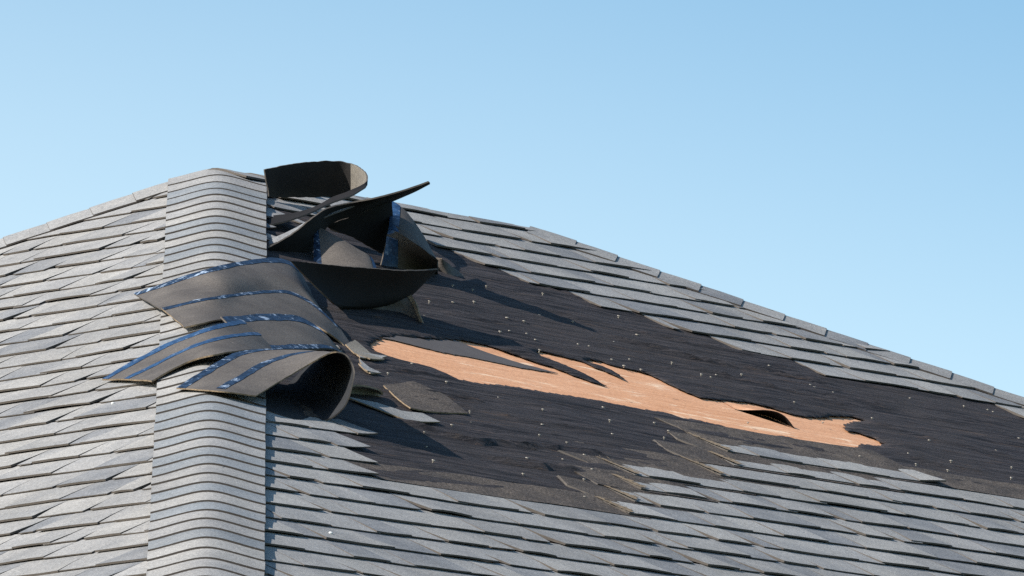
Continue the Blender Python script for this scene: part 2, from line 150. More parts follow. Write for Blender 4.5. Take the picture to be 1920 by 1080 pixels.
def under_mat(name, a, b, rough):
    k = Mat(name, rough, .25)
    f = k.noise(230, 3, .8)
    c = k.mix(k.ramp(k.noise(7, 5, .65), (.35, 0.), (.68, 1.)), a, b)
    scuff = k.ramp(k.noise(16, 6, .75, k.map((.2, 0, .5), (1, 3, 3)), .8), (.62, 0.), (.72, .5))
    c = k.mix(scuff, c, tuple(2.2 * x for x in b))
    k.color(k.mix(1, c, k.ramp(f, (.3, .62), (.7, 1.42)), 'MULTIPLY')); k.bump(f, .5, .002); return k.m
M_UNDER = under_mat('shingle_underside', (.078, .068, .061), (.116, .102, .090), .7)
M_BLACK = under_mat('bitumen_shade_black', (.007, .006, .0062), (.0115, .0098, .0095), .9)  # bitumen black, deepened so that shaded faces stay dark by colour
k = Mat('sealant_film', .5, .35)
b = k.noise(19, 6, .8)
k.color(k.mix(k.ramp(b, (.55, 0.), (.61, .75)), k.mix(k.ramp(k.noise(60, 3, .7), (.4, 0.), (.6, 1.)), (.005, .011, .024), (.017, .040, .085)), (.42, .52, .66)))
M_BLUE = k.m
k = Mat('bright_sealant_film', .42, .4)
k.color(k.mix(k.ramp(k.noise(24, 6, .8), (.56, 0.), (.66, .6)), k.mix(k.ramp(k.noise(50, 3, .7), (.4, 0.), (.6, 1.)), (.010, .030, .078), (.027, .074, .165)), (.36, .44, .55)))
M_FILM = k.m
G_OLD = granule_mat('granules_brown_grey', (.15, .135, .115), (.21, .19, .16), .5)
M_DIM = granule_mat('granules_tube_shade', (.020, .021, .024), (.032, .034, .038), .4)  # granules darkened: the shade inside the rolled tube is in the colour
M_CURLSHADE = under_mat('curl_shade_face', (.012, .011, .011), (.024, .021, .019), .75)  # shade on the inner face of the upright loop, put into the colour
k = Mat('torn_fibre', .9, .2); k.color(k.mix(k.ramp(k.noise(110, 4, .8), (.35, 0.), (.65, 1.)), (.12, .092, .064), (.34, .25, .16))); M_TAN = k.m
k = Mat('shingle_cut_edge', .85, .25); k.color(k.mix(k.noise(90, 3, .7), (.060, .053, .047), (.135, .115, .098))); M_EDGE = k.m
k = Mat('cap_cut_edge', .9, .2); k.color(k.mix(k.noise(90, 3, .7), (.034, .030, .028), (.08, .068, .058))); M_CUT = k.m
k = Mat('galvanised_nail', .45, .5); k.color(k.mix(k.noise(150, 2), (.20, .175, .14), (.42, .375, .31))); M_NAIL = k.m
k = Mat('white_stone', .7, .3); k.color(k.mix(k.noise(120, 2), (.6, .6, .58), (.85, .85, .83))); M_STONE = k.m
k = Mat('painted_siding', .6, .4); k.color(k.mix(k.noise(2, 3), (.50, .47, .42), (.55, .52, .47))); M_WALL = k.m
k = Mat('white_trim', .5, .4); k.color(k.mix(k.noise(4, 3), (.72, .72, .70), (.80, .80, .78))); M_TRIM = k.m
k = Mat('lawn', .9, .2); k.color(k.mix(k.noise(.6, 6, .7), (.035, .06, .018), (.075, .10, .03))); M_LAWN = k.m

# ------------------------------------------------------------------ mesh helpers
COL = SC.collection
def place(me, name, mats, parent=None, smooth=False, kind=None):
    for m in (mats if isinstance(mats, (list, tuple)) else [mats]): me.materials.append(m)
    if smooth:
        me.polygons.foreach_set('use_smooth', [True] * len(me.polygons)); me.set_sharp_from_angle(angle=math.radians(38))
    o = bpy.data.objects.new(name, me); COL.objects.link(o)
    if parent: o.parent = parent
    if kind: o['kind'] = kind
    return o
def mesh(name, verts, faces, mats, parent=None, midx=None, base=(0, 0, 0), **kw):
    b = Vector(base)
    me = bpy.data.meshes.new(name); me.from_pydata([tuple(Vector(v) - b) for v in verts], [], faces)
    if midx: me.polygons.foreach_set('material_index', midx)
    me.validate(); me.update()
    return place(me, name, mats, parent, **kw)
def thing(name, label, cat, loc, group=None):
    o = bpy.data.objects.new(name, None); COL.objects.link(o); o.location = loc
    o.empty_display_size = .1; o['label'] = label; o['category'] = cat
    if group: o['group'] = group
    return o

COSP = 1 / math.sqrt(1 + M * M)
NR = Vector((M / R2, -M / R2, 1)).normalized(); NL = Vector((-M / R2, -M / R2, 1)).normalized()
def RP(s, d, h=0): return Vector(((s + d) / R2, (s - d) / R2, AZ - M * d)) + NR * h      # right slope: s along the eave, d down
def LP(s, d, h=0): return Vector((-(s + d) / R2, (s - d) / R2, AZ - M * d)) + NL * h     # left slope
def sag(p):
    return .0055 + .0036 * noise.noise(p * 2.3) + .0022 * noise.noise(p * 7.1 + Vector((5, 1, 3)))

# ------------------------------------------------------------------ ground and house
mesh('ground', [(-2500, -2500, 0), (2500, -2500, 0), (2500, 2500, 0), (-2500, 2500, 0)], [(0, 1, 2, 3)], M_LAWN, kind='structure')
DE = 5.3                                            # horizontal run from ridge to eave
HB = Vector((RIDGE / 2 / R2, RIDGE / 2 / R2, 0))
house = thing('house', 'hip roofed house with grey shingles, storm damaged slope of bare black felt and torn plywood', 'house', HB)
def hpart(name, verts, faces, mats, parent=None, **kw): return mesh(name, verts, faces, mats, parent or house, base=HB, **kw)
def slab(verts, t=.012):
    """closed plate under a planar polygon"""
    n = len(verts); vs = [Vector(v) for v in verts]
    nn = (vs[1] - vs[0]).cross(vs[2] - vs[0]).normalized()
    if nn.z < 0: nn = -nn
    lo = [v - nn * t for v in vs]
    return vs + lo, [tuple(range(n)), tuple(range(2 * n - 1, n - 1, -1))] + [(i, i + n, (i + 1) % n + n, (i + 1) % n) for i in range(n)]
v, fc = slab([LP(0, 0), LP(-DE, DE), LP(DE, DE)]); left_slope = hpart('roof_slope', v, fc, M_FELT)
def back1(s, d): return Vector(((s - d) / R2, (s + d) / R2, AZ - M * d))
v, fc = slab([back1(0, 0), back1(-DE, DE), back1(RIDGE + DE, DE), back1(RIDGE, 0)]); hpart('roof_slope', v, fc, G_MID)
E2 = Vector((RIDGE / R2, RIDGE / R2, 0))
def back2(s, d): return E2 + Vector(((s + d) / R2, (d - s) / R2, AZ - M * d))
v, fc = slab([back2(0, 0), back2(-DE, DE), back2(DE, DE)]); hpart('roof_slope', v, fc, G_MID)

def cdt(outer, holes, pts=()):
    """plane triangulation of outer minus holes, returns 2d verts and tris"""
    co = [Vector(p) for p in outer]; faces_in = [list(range(len(outer)))]
    for hpoly in holes:
        faces_in.append(list(range(len(co), len(co) + len(hpoly)))); co += [Vector(p) for p in hpoly]
    co += [Vector(p) for p in pts]
    edges = []
    for fi in faces_in: edges += [(fi[i], fi[(i + 1) % len(fi)]) for i in range(len(fi))]
    ov, oe, of, *_ = geometry.delaunay_2d_cdt(co, edges, [], 0, 1e-6)
    def inside(p, poly):
        r = False; x, y = p; j = len(poly) - 1
        for i in range(len(poly)):
            xi, yi = poly[i]; xj, yj = poly[j]
            if (yi > y) != (yj > y) and x < (xj - xi) * (y - yi) / (yj - yi) + xi: r = not r
            j = i
        return r
    keep = []
    bb = [(min(q[0] for q in h), max(q[0] for q in h), min(q[1] for q in h), max(q[1] for q in h)) for h in holes]
    for t in of:
        c = sum((ov[i] for i in t), Vector((0, 0))) / len(t)
        if not inside(c, outer): continue
        if any(b[0] < c[0] < b[1] and b[2] < c[1] < b[3] and inside(c, h) for b, h in zip(bb, holes)): continue
        keep.append(t if len(t) > 0 else t)
    return ov, keep
def rough_poly(poly, step, amp):
    out = []
    for i, a in enumerate(poly):
        b = poly[(i + 1) % len(poly)]; a = Vector(a); b = Vector(b)
        n = max(1, int((b - a).length / step))
        for j in range(n):
            p = a.lerp(b, j / n); q = Vector((p.x, p.y, 0))
            off = noise.noise(q * 55) * amp + noise.noise(q * 160 + Vector((3, 7, 1))) * amp * .6
            d = (b - a).normalized(); out.append((p.x - d.y * off, p.y + d.x * off))
    return out

# right slope: plywood deck with a split in it
SLIT = [tuple(q) for q in DATA['slit_low']]
SLIT = SLIT + [(s_ + .0, d_ - .055) for s_, d_ in reversed(SLIT[1:-1])]
ov, of = cdt([(0, 0), (-DE, DE), (RIDGE + DE, DE), (RIDGE, 0)], [SLIT])
n = len(ov)
vs = [RP(p[0], p[1]) for p in ov] + [RP(p[0], p[1], -.012) for p in ov]
fs = [tuple(t) for t in of] + [tuple(i + n for i in reversed(t)) for t in of]
cnt = {}
for t in of:
    for i in range(len(t)):
        e = (t[i], t[(i + 1) % len(t)]); cnt[e] = 1
fs += [(a, b, b + n, a + n)[::-1] for (a, b) in cnt if (b, a) not in cnt]
right_slope = hpart('roof_slope', vs, fs, [M_PLY, M_BLACK], midx=[0] * len(of) + [1] * (len(fs) - len(of)))  # split walls and deck underside coloured black to stand in for shade
right_slope['label'] = 'stripped slope with bare felt and a torn strip of plywood'

# walls, soffit, fascia
EI = DE - .45
def plan(d, z):
    a = Vector(((-d - d) / R2 + 0, 0, 0))
    return [Vector((0, -d * R2, z)), Vector((d * R2 + RIDGE / R2, RIDGE / R2, z)), Vector((RIDGE / R2, RIDGE / R2 + d * R2, z)), Vector((-d * R2, 0, z))]
ez = AZ - M * DE
lo, hi = plan(EI, 0), plan(EI, ez - .02)
for i in range(4):
    j = (i + 1) % 4
    hpart('wall', [lo[i], lo[j], hi[j], hi[i]], [(0, 1, 2, 3)], M_WALL)
a, b = plan(DE, ez - .03), plan(EI, ez - .03)
hpart('soffit', a + b, [(i, (i + 1) % 4, (i + 1) % 4 + 4, i + 4) for i in range(4)], M_TRIM)
a, b, c2, d2 = plan(DE + .02, ez - .2), plan(DE + .02, ez - .016), plan(DE - .01, ez - .2), plan(DE - .01, ez - .016)
fs = []
for i in range(4):
    j = (i + 1) % 4
    fs += [(i, j, j + 4, i + 4), (i + 8, i + 12, j + 12, j + 8), (i, i + 8, j + 8, j), (i + 4, j + 4, j + 12, i + 12)]
hpart('fascia', a + b + c2 + d2, fs, M_TRIM)

# ------------------------------------------------------------------ projection, only to rank pieces by how large they show
CP = Vector((XC, -D, GZ)); fw = Vector((math.sin(PSI) * math.cos(PIT), math.cos(PSI) * math.cos(PIT), math.sin(PIT)))
rt = Vector((math.cos(PSI), -math.sin(PSI), 0)); upv = rt.cross(fw)
def pix(p):
    v = p - CP; z = v.dot(fw); return 960 + F * v.dot(rt) / z, 540 - F * v.dot(upv) / z
def in_view(p, m=12):
    x, y = pix(p); return -m < x < 1920 + m and -m < y < 1080 + m

# ------------------------------------------------------------------ shingles
ED, TILT, PH = .1223, .0576, -.06
def shingle_piece(FP, smax, K, s0, s1, tooth, lift0=0., lift1=0., skew0=0., skew1=0., nu=4, floor_=0.):
    """one tab of a course: wedge with a butt edge and two side edges; lift curls an end up"""
    top, bot = K - 1 + PH, K + PH + random.uniform(-.03, .03)
    hb = random.uniform(.0118, .0140) if tooth else .0102
    verts, faces = [], []; bow = random.uniform(-.0012, .0022); ins = .010 if tooth else -.010
    def pos(i, vv, extra):
        u = i / nu
        s = s0 + skew0 * vv * vv + (s1 + skew1 * vv * vv - s0 - skew0 * vv * vv) * u
        idx = top - .12 * (1 - vv) + (bot - top + .12 * (1 - vv)) * vv if vv else top - .1
        d = idx * ED - TILT * s
        d = max(d, .006); s = max(min(s, smax(d) - .04), -d + .04)
        p = FP(s, d)
        lf = (lift0 * (1 - u) ** 2 + lift1 * u ** 2) * vv + (bow * math.sin(math.pi * u) * vv if tooth else 0)
        return FP(s, d, extra + sag(p) * (.4 + .6 * vv) + lf)
    rows = (0., .5, 1.)
    for vv in rows:
        for i in range(nu + 1): verts.append(pos(i, vv, (.0078 + (hb - .0078) * vv)))
    w = nu + 1
    for r in range(2):
        for i in range(nu): faces.append((r * w + i, (r + 1) * w + i, (r + 1) * w + i + 1, r * w + i + 1))
    b0 = len(verts)
    t = random.uniform(.0042, .0056) if tooth else .0028
    for i in range(nu + 1):
        verts.append(pos(i, 1., max(hb - t, .0025)))
    for i in range(nu): faces.append((2 * w + i, b0 + i, b0 + i + 1, 2 * w + i + 1))
    # side walls
    m0 = len(verts); verts.append(pos(0, 0., .001)); verts.append(pos(0, .5, .0015)); verts.append(pos(nu, 0., .001)); verts.append(pos(nu, .5, .0015))
    faces += [(0, m0, m0 + 1, w), (w, m0 + 1, b0, 2 * w), (nu, w + nu, m0 + 3, m0 + 2), (w + nu, 2 * w + nu, b0 + nu, m0 + 3)]
    nm = [0] * (2 * nu) + [1] * nu + [1] * 4
    return verts, faces, nm
ALL = []     # (area shown, slope, verts, faces, material indices, material)
def course(FP, smax, slope, K, ivals, ends=None):
    lo_ = -K * ED - .1; hi_ = smax(K * ED) + .3
    s = lo_ - random.uniform(0, .2); tooth = random.random() < .5; last = None
    rng = []
    while s < hi_:
        wd = random.choice((.13, .17, .21, .27)) * random.uniform(.9, 1.1) if tooth else random.choice((.09, .14, .19)) * random.uniform(.9, 1.15)
        rng.append((s, s + wd, tooth)); s += wd; tooth = not tooth
    for (a, b, tooth) in rng:
        for (ia, ib) in ivals:
            x0, x1 = max(a, ia), min(b, ib)
            if x1 - x0 < .025: continue
            d = (K - .5) * ED - TILT * (x0 + x1) / 2
            if x1 < -d - .02 or x0 > smax(d) + .02 or d < -.03: continue
            torn0, torn1 = x0 == ia and ia > -50, x1 == ib and ib < 50
            sk0 = random.uniform(-.03, .03) if not torn0 else 0; sk1 = random.uniform(-.03, .03) if not torn1 else 0
            l0 = .0005 if torn0 else 0; l1 = random.uniform(.003, .010) if torn1 else 0
            v, fc, mi = shingle_piece(FP, smax, K, x0, x1, tooth, l0, l1, sk0, sk1)
            q = [Vector(v[i]) for i in (0, 4, 14, 10)]
            area = 0
            px = [pix(p) for p in q]
            if any(in_view(p, 4) for p in q + [(q[0] + q[2]) / 2]):
                area = abs(sum(px[i][0] * px[(i + 1) % 4][1] - px[(i + 1) % 4][0] * px[i][1] for i in range(4))) / 2
            m = random.choice(SHADES)
            while m is last: m = random.choice(SHADES)
            last = m
            ALL.append((area, slope, v, fc, mi, m))
INF = 99.
rsm = lambda d: RIDGE + d
lsm = lambda d: d
right_iv = {4: [(-INF, -.15), (.42, INF)], 5: [(-INF, -.40), (.47, INF)], 6: [(-INF, -.50), (.53, INF)], 7: [(.70, INF)], 8: [(.88, INF)],
            9: [(1.035, INF)], 10: [(1.265, INF)], 11: [(2.02, INF)], 12: [(2.25, INF)], 13: [(2.3, INF)], 14: [(2.36, INF)], 15: [(2.36, INF)],
            16: [(2.4, INF)], 17: [(2.45, INF)], 18: [(-.285, .63), (2.45, INF)], 19: [(-.39, INF)], 20: [(-.60, INF)],
            21: [(-INF, -2.10), (-1.085, INF)], 22: [(-INF, -2.256), (-1.20, INF)], 23: [(-INF, -2.357), (-1.36, INF)], 24: [(-INF, -2.49), (-1.52, INF)]}
for K in range(1, 45):
    course(RP, rsm, right_slope, K, right_iv.get(K, [(-INF, INF)]))
    course(LP, lsm, left_slope, K, [(-INF, INF)])
ALL.sort(key=lambda a: -a[0])
rest = {}
for n_, (area, slope, v, fc, mi, m) in enumerate(ALL):
    if n_ < 300 and area > 0:
        hpart('shingle', v, fc, [m, M_EDGE], slope, midx=mi)
    else: rest.setdefault(slope, []).append((v, fc, mi, m))
print('shingles in view', sum(1 for a in ALL if a[0] > 0), 'of', len(ALL))
for slope, lst in rest.items():
    vs, fs, ms = [], [], []; mats = [G_LIGHT, G_WARM, G_MID, G_DARK, M_EDGE]
    for v, fc, mi, m in lst:
        o = len(vs); vs += v; fs += [tuple(i + o for i in f_) for f_ in fc]; ms += [4 if i else mats.index(m) for i in mi]
    hpart('shingles', vs, fs, mats, slope, midx=ms, kind='stuff')

# dark upper halves of shingles whose neighbours above are gone
def headlap(K, sa, sb, up=1.1):
    nu = max(2, int((sb - sa) / .06)); vs, fs = [], []
    rows = (K - 1 - up + PH, K - 1 - up * .5 + PH, K - 1 + .1 + PH)
    for hh in (1, 0):
        for r, idx in enumerate(rows):
            for i in range(nu + 1):
                s = sa + (sb - sa) * i / nu + (random.uniform(-.006, .006) if i in (0, nu) else 0)
                if i == 0: s += .02 * math.sin(idx * 5)
                d = idx * ED - TILT * s; s = max(s, -d + .05); p = RP(s, d)
                edge = (.0015 * (i == 0) + .003 * (r == 0)) * max(0, noise.noise(p * 9) + .5)
                vs.append(RP(s, d, (.0052 + .0008 * r if hh else .0016) + sag(p) + edge + .0006 * (K % 3)))
    w = nu + 1; n1 = 3 * w
    for r in range(2):
        for i in range(nu): fs.append((r * w + i, (r + 1) * w + i, (r + 1) * w + i + 1, r * w + i + 1))
    mi = [0] * len(fs)
    for i in range(nu): fs.append((i, i + 1, n1 + i + 1, n1 + i))
    for r in range(2):
        fs += [(r * w, n1 + r * w, n1 + (r + 1) * w, (r + 1) * w), (r * w + nu, (r + 1) * w + nu, n1 + (r + 1) * w + nu, n1 + r * w + nu)]
    mi += [1] * (len(fs) - len(mi))
    hpart('shingle_headlap', vs, fs, [M_HEAD, M_EDGE], right_slope, midx=mi)
for K, sa, sb in ((18, -.285, .62), (19, -.40, 2.6), (20, -.60, .3), (21, -1.08, -.3), (22, -1.22, -.6), (23, -1.38, -.9), (24, -1.53, -1.1), (25, -2.5, -1.45), (21, -2.6, -2.15)):
    headlap(K, sa, sb)
# frayed brown fibre along the torn left ends: a worn margin with an uneven inner edge and loose threads
for K, s in ((18, -.285), (19, -.39), (20, -.60), (21, -1.085), (22, -1.20), (23, -1.36), (24, -1.52)):
    vs, fs = [], []; n_ = 22
    for i in range(n_ + 1):
        u = i / n_; idx = K - 1.22 + 1.2 * u + PH
        wd = (.012 + .042 * u * (1 - .4 * u)) * (.55 + .9 * random.random()) * (1 if u < .93 else .5)
        for ss in (s - .003 + .004 * random.random(), s + wd * .5, s + wd):
            d = idx * ED - TILT * ss; p = RP(ss, d)
            vs.append(RP(ss, d, .0078 + .0052 * max(0, u - .15) + .0022 + sag(p) * (.4 + .6 * u)))
    for i in range(n_):
        for q in range(2): fs.append((3 * i + q, 3 * i + 3 + q, 3 * i + 4 + q, 3 * i + 1 + q))
    for f_ in range(16):
        ss = s + random.uniform(-.012, .05); idx = K - 1.1 + random.random() * 1.05; d = idx * ED - TILT * ss; an = random.gauss(.15, .5)
        ln = random.uniform(.012, .05); p = RP(ss, d); h_ = .0145 + sag(p); b0 = len(vs)
        ex, ey = math.sin(an) * ln, math.cos(an) * ln * .9; w_ = random.uniform(.0008, .0022)
        vs += [RP(ss - w_, d, h_), RP(ss + w_, d, h_), RP(ss + ex, d + ey, h_ + random.uniform(-.001, .005))]; fs.append((b0, b0 + 1, b0 + 2))
    hpart('torn_edge', vs, fs, M_TAN, right_slope)

# ------------------------------------------------------------------ hip caps
HS = math.sqrt(1 + M * M / 2); DZ = M / R2; CE = .127 / HS
def hip_caps(org, hd, n0, n1, shades, wing=.146, rho=.045, drop=.312, skip=(), lift=lambda i: 0., up=0.):
    """bent caps lapped down a hip; hd = plan direction of the hip"""
    hd = Vector((*hd, 0)); pd = Vector((-hd.y, hd.x, 0))
    for i in range(n0, n1):
        if i in skip: continue
        vs, fs = [], []; nw = 22; jit = random.uniform(-.002, .002); off = random.uniform(-.0012, .0012); lf = lift(i)
        def P(w, r, h):
            a = math.sqrt(w * w + rho ** 2) - rho
            p = org + hd * r - Vector((0, 0, DZ * r)) + pd * (w * .944 + off) - hd * (a * .104) - Vector((0, 0, drop * a))
            return p + Vector((0, 0, h + up)) + Vector((0, 0, sag(p * 1.1) * .8))
        r0, r1 = i * CE - .012, (i + 1) * CE + jit
        rows = ((r0, .008), ((r0 + r1) / 2, .0105), (r1, .0132 + lf))
        for (r, h) in rows:
            for j in range(nw + 1):
                w = (j / nw * 2 - 1) * (wing + random.uniform(-.0008, .0008))
                vs.append(P(w, r, h + .004 * abs(j / nw * 2 - 1) ** 4))
        W = nw + 1
        for r in range(2):
            for j in range(nw): fs.append((r * W + j, (r + 1) * W + j, (r + 1) * W + j + 1, r * W + j + 1))
        mi = [0] * len(fs); b0 = len(vs)
        for (r, h), hh in zip(rows, (.003, .0055, .0082 + lf)):
            for j in range(nw + 1):
                vs.append(P((j / nw * 2 - 1) * wing, r, hh + .004 * abs(j / nw * 2 - 1) ** 4))
        for j in range(nw): fs.append((2 * W + j, b0 + 2 * W + j, b0 + 2 * W + j + 1, 2 * W + j + 1))
        for r in range(2):
            fs += [(r * W, b0 + r * W, b0 + (r + 1) * W, (r + 1) * W), (r * W + nw, (r + 1) * W + nw, b0 + (r + 1) * W + nw, b0 + r * W + nw)]
            for j in range(nw): fs.append((b0 + r * W + j, b0 + r * W + j + 1, b0 + (r + 1) * W + j + 1, b0 + (r + 1) * W + j))
        mi += [1] * (len(fs) - len(mi))
        o = hpart('hip_cap', vs, fs, [random.choice(shades), M_CUT], midx=mi)
        o.data.polygons.foreach_set('use_smooth', [True] * len(o.data.polygons)); o.data.set_sharp_from_angle(angle=math.radians(30))
APEX = Vector((0, 0, AZ))
CAPS = [G_LIGHT, G_WARM, G_MID, G_BLUE, G_BLUE]
hip_caps(APEX, (0, -1), 0, 54, CAPS, lift=lambda i: -.0015 * (i < 3))
hip_caps(APEX, (-1, 0), 1, 12, [G_MID, G_LIGHT, G_MID], lift=lambda i: -.002, up=.009, rho=.022, drop=.40)
hip_caps(APEX + E2, (1, 0), 0, 16, [G_MID, G_DARK, G_MID, G_LIGHT], lift=lambda i: -.0012, up=.003, rho=.022, drop=.375)

# ------------------------------------------------------------------ felt underlayment with the tear in it
hole = rough_poly(DATA['hole'], .009, .011)
pts = []
s = -3.0
outer = [(0, .015), (-3.3, 3.315), (2.5, 3.315), (2.5, 1.25), (RIDGE - .02, .015)]
i = 0
while s < 2.5:
    d = .42 + (.009 if i % 2 else 0)
    while d < 3.3:
        if s > -d + .02: pts.append((s + random.uniform(-.006, .006), d + random.uniform(-.004, .004)))
        d += .019
    s += .032; i += 1
ov, of = cdt(outer, [hole], pts)
def seg_dist(p, a, b):
    ab = (b[0] - a[0], b[1] - a[1]); ap = (p[0] - a[0], p[1] - a[1])
    t = (ap[0] * ab[0] + ap[1] * ab[1]) / (ab[0] ** 2 + ab[1] ** 2 + 1e-12); tt = max(0, min(1, t))
    dx, dy = ap[0] - ab[0] * tt, ap[1] - ab[1] * tt; return math.hypot(dx, dy), dy, t
FSEG = []
for fi, fo in enumerate(DATA['folds']):
    amp = random.uniform(.007, .015)
    for a, b in zip(fo, fo[1:]): FSEG.append((a, b, amp))
hcell = {}
for p in hole: hcell.setdefault((int(p[0] // .05), int(p[1] // .05)), []).append(p)
def covered(p):
    K = int((p[1] + TILT * p[0]) / ED - PH) + 1
    return any(a - .01 < p[0] < b + .01 for a, b in right_iv.get(K, [(-INF, INF)]))
def felt_h(p):
    q = Vector((p[0] * 1.3 + p[1] * .5, p[1] * 15 + p[0] * 1.2, 0))
    r = 1 - abs(noise.noise(q)); h = .0045 * max(0, r - .55) ** 2 * 5
    q2 = Vector((p[0] * 2.6 + 7, p[1] * 38 + p[0] * 3, 2)); h += .0016 * noise.noise(q2) + .003 * noise.noise(Vector((p[0] * 1.5, p[1] * 4, 9)))
    for a, b, amp in FSEG:
        if min(a[0], b[0]) - .06 < p[0] < max(a[0], b[0]) + .06 and min(a[1], b[1]) - .05 < p[1] < max(a[1], b[1]) + .05:
            ds, dy, t = seg_dist(p, a, b)
            if ds < .045: h = max(h, amp * (1 - ds / .045) ** 1.5 + .0) if dy <= 0 else max(h, amp * max(0, 1 - ds / .012))
    ci, cj = int(p[0] // .05), int(p[1] // .05); near = 9
    for x in (-1, 0, 1):
        for y in (-1, 0, 1):
            for c in hcell.get((ci + x, cj + y), ()): near = min(near, math.hypot(c[0] - p[0], c[1] - p[1]))
    if near < .05: h += .0028 * (1 - near / .05) * max(0, .4 + noise.noise(Vector((p[0] * 8, p[1] * 8, 4))))
    h *= min(1, .25 + near / .04)
    return (.0005 if covered(p) else max(h, -.0005)) + .0018 + sag(RP(p[0], p[1])) * min(1, .3 + near * 8)
vs = [RP(p[0], p[1], felt_h(p)) for p in ov]
felt = hpart('underlayment', vs, [tuple(t) for t in of], M_FELT, right_slope, smooth=True)
so = felt.modifiers.new('thickness', 'SOLIDIFY'); so.thickness = .0014; so.offset = -1
def sheet(name, poly, h, mats, parent, step=.02, amp=.003, curl=.006, t=.0014, seed=0, sg=1., up=None):
    """thin flat scrap lying on the right slope with uneven, slightly lifted edges"""
    po = rough_poly(poly, step, amp)
    xs = [p[0] for p in po]; ys = [p[1] for p in po]; ins = []
    x = min(xs)
    while x < max(xs):
        y = min(ys)
        while y < max(ys): ins.append((x + random.uniform(-.004, .004), y)); y += step * 1.2
        x += step * 1.5
    ov, of = cdt(po, [], ins); cx, cy = sum(xs) / len(xs), sum(ys) / len(ys)
    sz = max(math.hypot(a - cx, b - cy) for a, b in po)
    def hh(p):
        return hh_(p) + sag(RP(p[0], p[1])) * sg
    def hh_(p):
        r = math.hypot(p[0] - cx, p[1] - cy) / sz
        return h + curl * r * r * (1 + noise.noise(Vector((p[0] * 9, p[1] * 9, seed)))) + (up(p) if up else 0)
    n = len(ov); vs = [RP(p[0], p[1], hh(p)) for p in ov] + [RP(p[0], p[1], hh(p) - t) for p in ov]
    fs = [tuple(q) for q in of] + [tuple(i + n for i in reversed(q)) for q in of]; mi = [0] * len(fs)
    dirs = {}
    for q in of:
        for i in range(len(q)): dirs[(q[i], q[(i + 1) % len(q)])] = 1
    rim = [(a, a + n, b + n, b) for (a, b) in dirs if (b, a) not in dirs]
    mi += [1] * len(rim)
    return vs, fs + rim, mi
v, fc, mi = sheet('felt_flap', DATA['flap'], .0022, None, None, curl=.0015, seed=3, sg=.12, amp=.006, step=.012)
hpart('felt_flap', v, fc, [M_FLAP, M_FLAP], right_slope, midx=mi, smooth=False)

# veneer lifted along the split
n_ = 24; m_ = 6; vs, fs, sm = [], [], []
low = [Vector((*q, 0)) for q in DATA['slit_low']]
def along(u):
    x = u * (len(low) - 1); i_ = min(int(x), len(low) - 2); return low[i_].lerp(low[i_ + 1], x - i_)
for lay in (0, -.0022):
    for j in range(m_ + 1):
        for i in range(n_ + 1):
            u = i / n_; p = along(u); b_ = j / m_
            hh = .026 * math.sin(math.pi * u ** 1.7) ** 1.1 * (1 - b_) ** 1.6 + .0015
            vs.append(RP(p.x + .02 * b_, p.y - .015 * math.sin(math.pi * u) - .085 * b_, hh + lay))
W_ = n_ + 1; N_ = W_ * (m_ + 1)
for j in range(m_):
    for i in range(n_):
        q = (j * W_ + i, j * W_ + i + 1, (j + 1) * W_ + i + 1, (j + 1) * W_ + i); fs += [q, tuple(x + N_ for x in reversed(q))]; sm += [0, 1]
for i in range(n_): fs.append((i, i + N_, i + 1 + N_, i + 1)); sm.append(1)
hpart('plywood_splinter', vs, fs, [M_PLY, M_BLACK], right_slope, midx=sm)  # underside and lip painted black so the gap below looks shaded
# ridge caps beside the top of the hip
for i in range(2):
    vs, fs = [], []; nn = 12
    for lay in (0, -.006):
        for q in range(4):
            s_ = -.02 + i * .13 + q / 3 * .15
            for w_ in range(nn + 1):
                w = (w_ / nn * 2 - 1) * .15; a = math.sqrt(w * w + .05 ** 2) - .05
                p = APEX + Vector((1, 1, 0)) / R2 * s_ + Vector((1, -1, 0)) / R2 * w * .895 - Vector((0, 0, .4454 * a))
                wob = .004 * noise.noise(p * 9) + (.010 * (abs(w) / .15) ** 3 * (w > 0) * (1 + noise.noise(p * 14)))
                vs.append(p + Vector((0, 0, .011 + lay + i * .003 + wob * .6)))
    W_ = nn + 1; N_ = W_ * 4
    for q in range(3):
        for w_ in range(nn):
            f_ = (q * W_ + w_, (q + 1) * W_ + w_, (q + 1) * W_ + w_ + 1, q * W_ + w_ + 1); fs += [f_, tuple(x + N_ for x in reversed(f_))]
    mi = [0] * len(fs)
    ring = list(range(W_)) + [q * W_ + nn for q in range(1, 4)] + [3 * W_ + w_ for w_ in range(nn - 1, -1, -1)] + [q * W_ for q in range(2, 0, -1)]
    for a, b in zip(ring, ring[1:] + ring[:1]): fs.append((a, b, b + N_, a + N_)); mi.append(1)
    hpart('ridge_cap', vs, fs, [G_MID, M_EDGE], midx=mi)

# roofing nails left standing in the felt: too small to pick apart
vs, fs = [], []
def nail(s, d, h0):
    c = RP(s, d, h0); n0 = len(vs); k = 7; r = random.uniform(.0030, .0050); hh = random.uniform(.001, .0055)
    tx = Vector((random.uniform(-.3, .3), random.uniform(-.3, .3), 1)).normalized()
    ax = (NR + tx * .8).normalized(); u = ax.orthogonal().normalized(); w = ax.cross(u)
    for (rr, z) in ((r * .35, -.002), (r * .35, hh), (r, hh + .0003), (r * .85, hh + .0022)):
        for i in range(k):
            an = 2 * math.pi * i / k; vs.append(c + ax * z + (u * math.cos(an) + w * math.sin(an)) * rr)
    for q in range(3):
        for i in range(k): fs.append((n0 + q * k + i, n0 + q * k + (i + 1) % k, n0 + (q + 1) * k + (i + 1) % k, n0 + (q + 1) * k + i))
    fs.append(tuple(n0 + 3 * k + i for i in range(k)))
for s, d in DATA['nails']: nail(s, d, .0035 + sag(RP(s, d)))
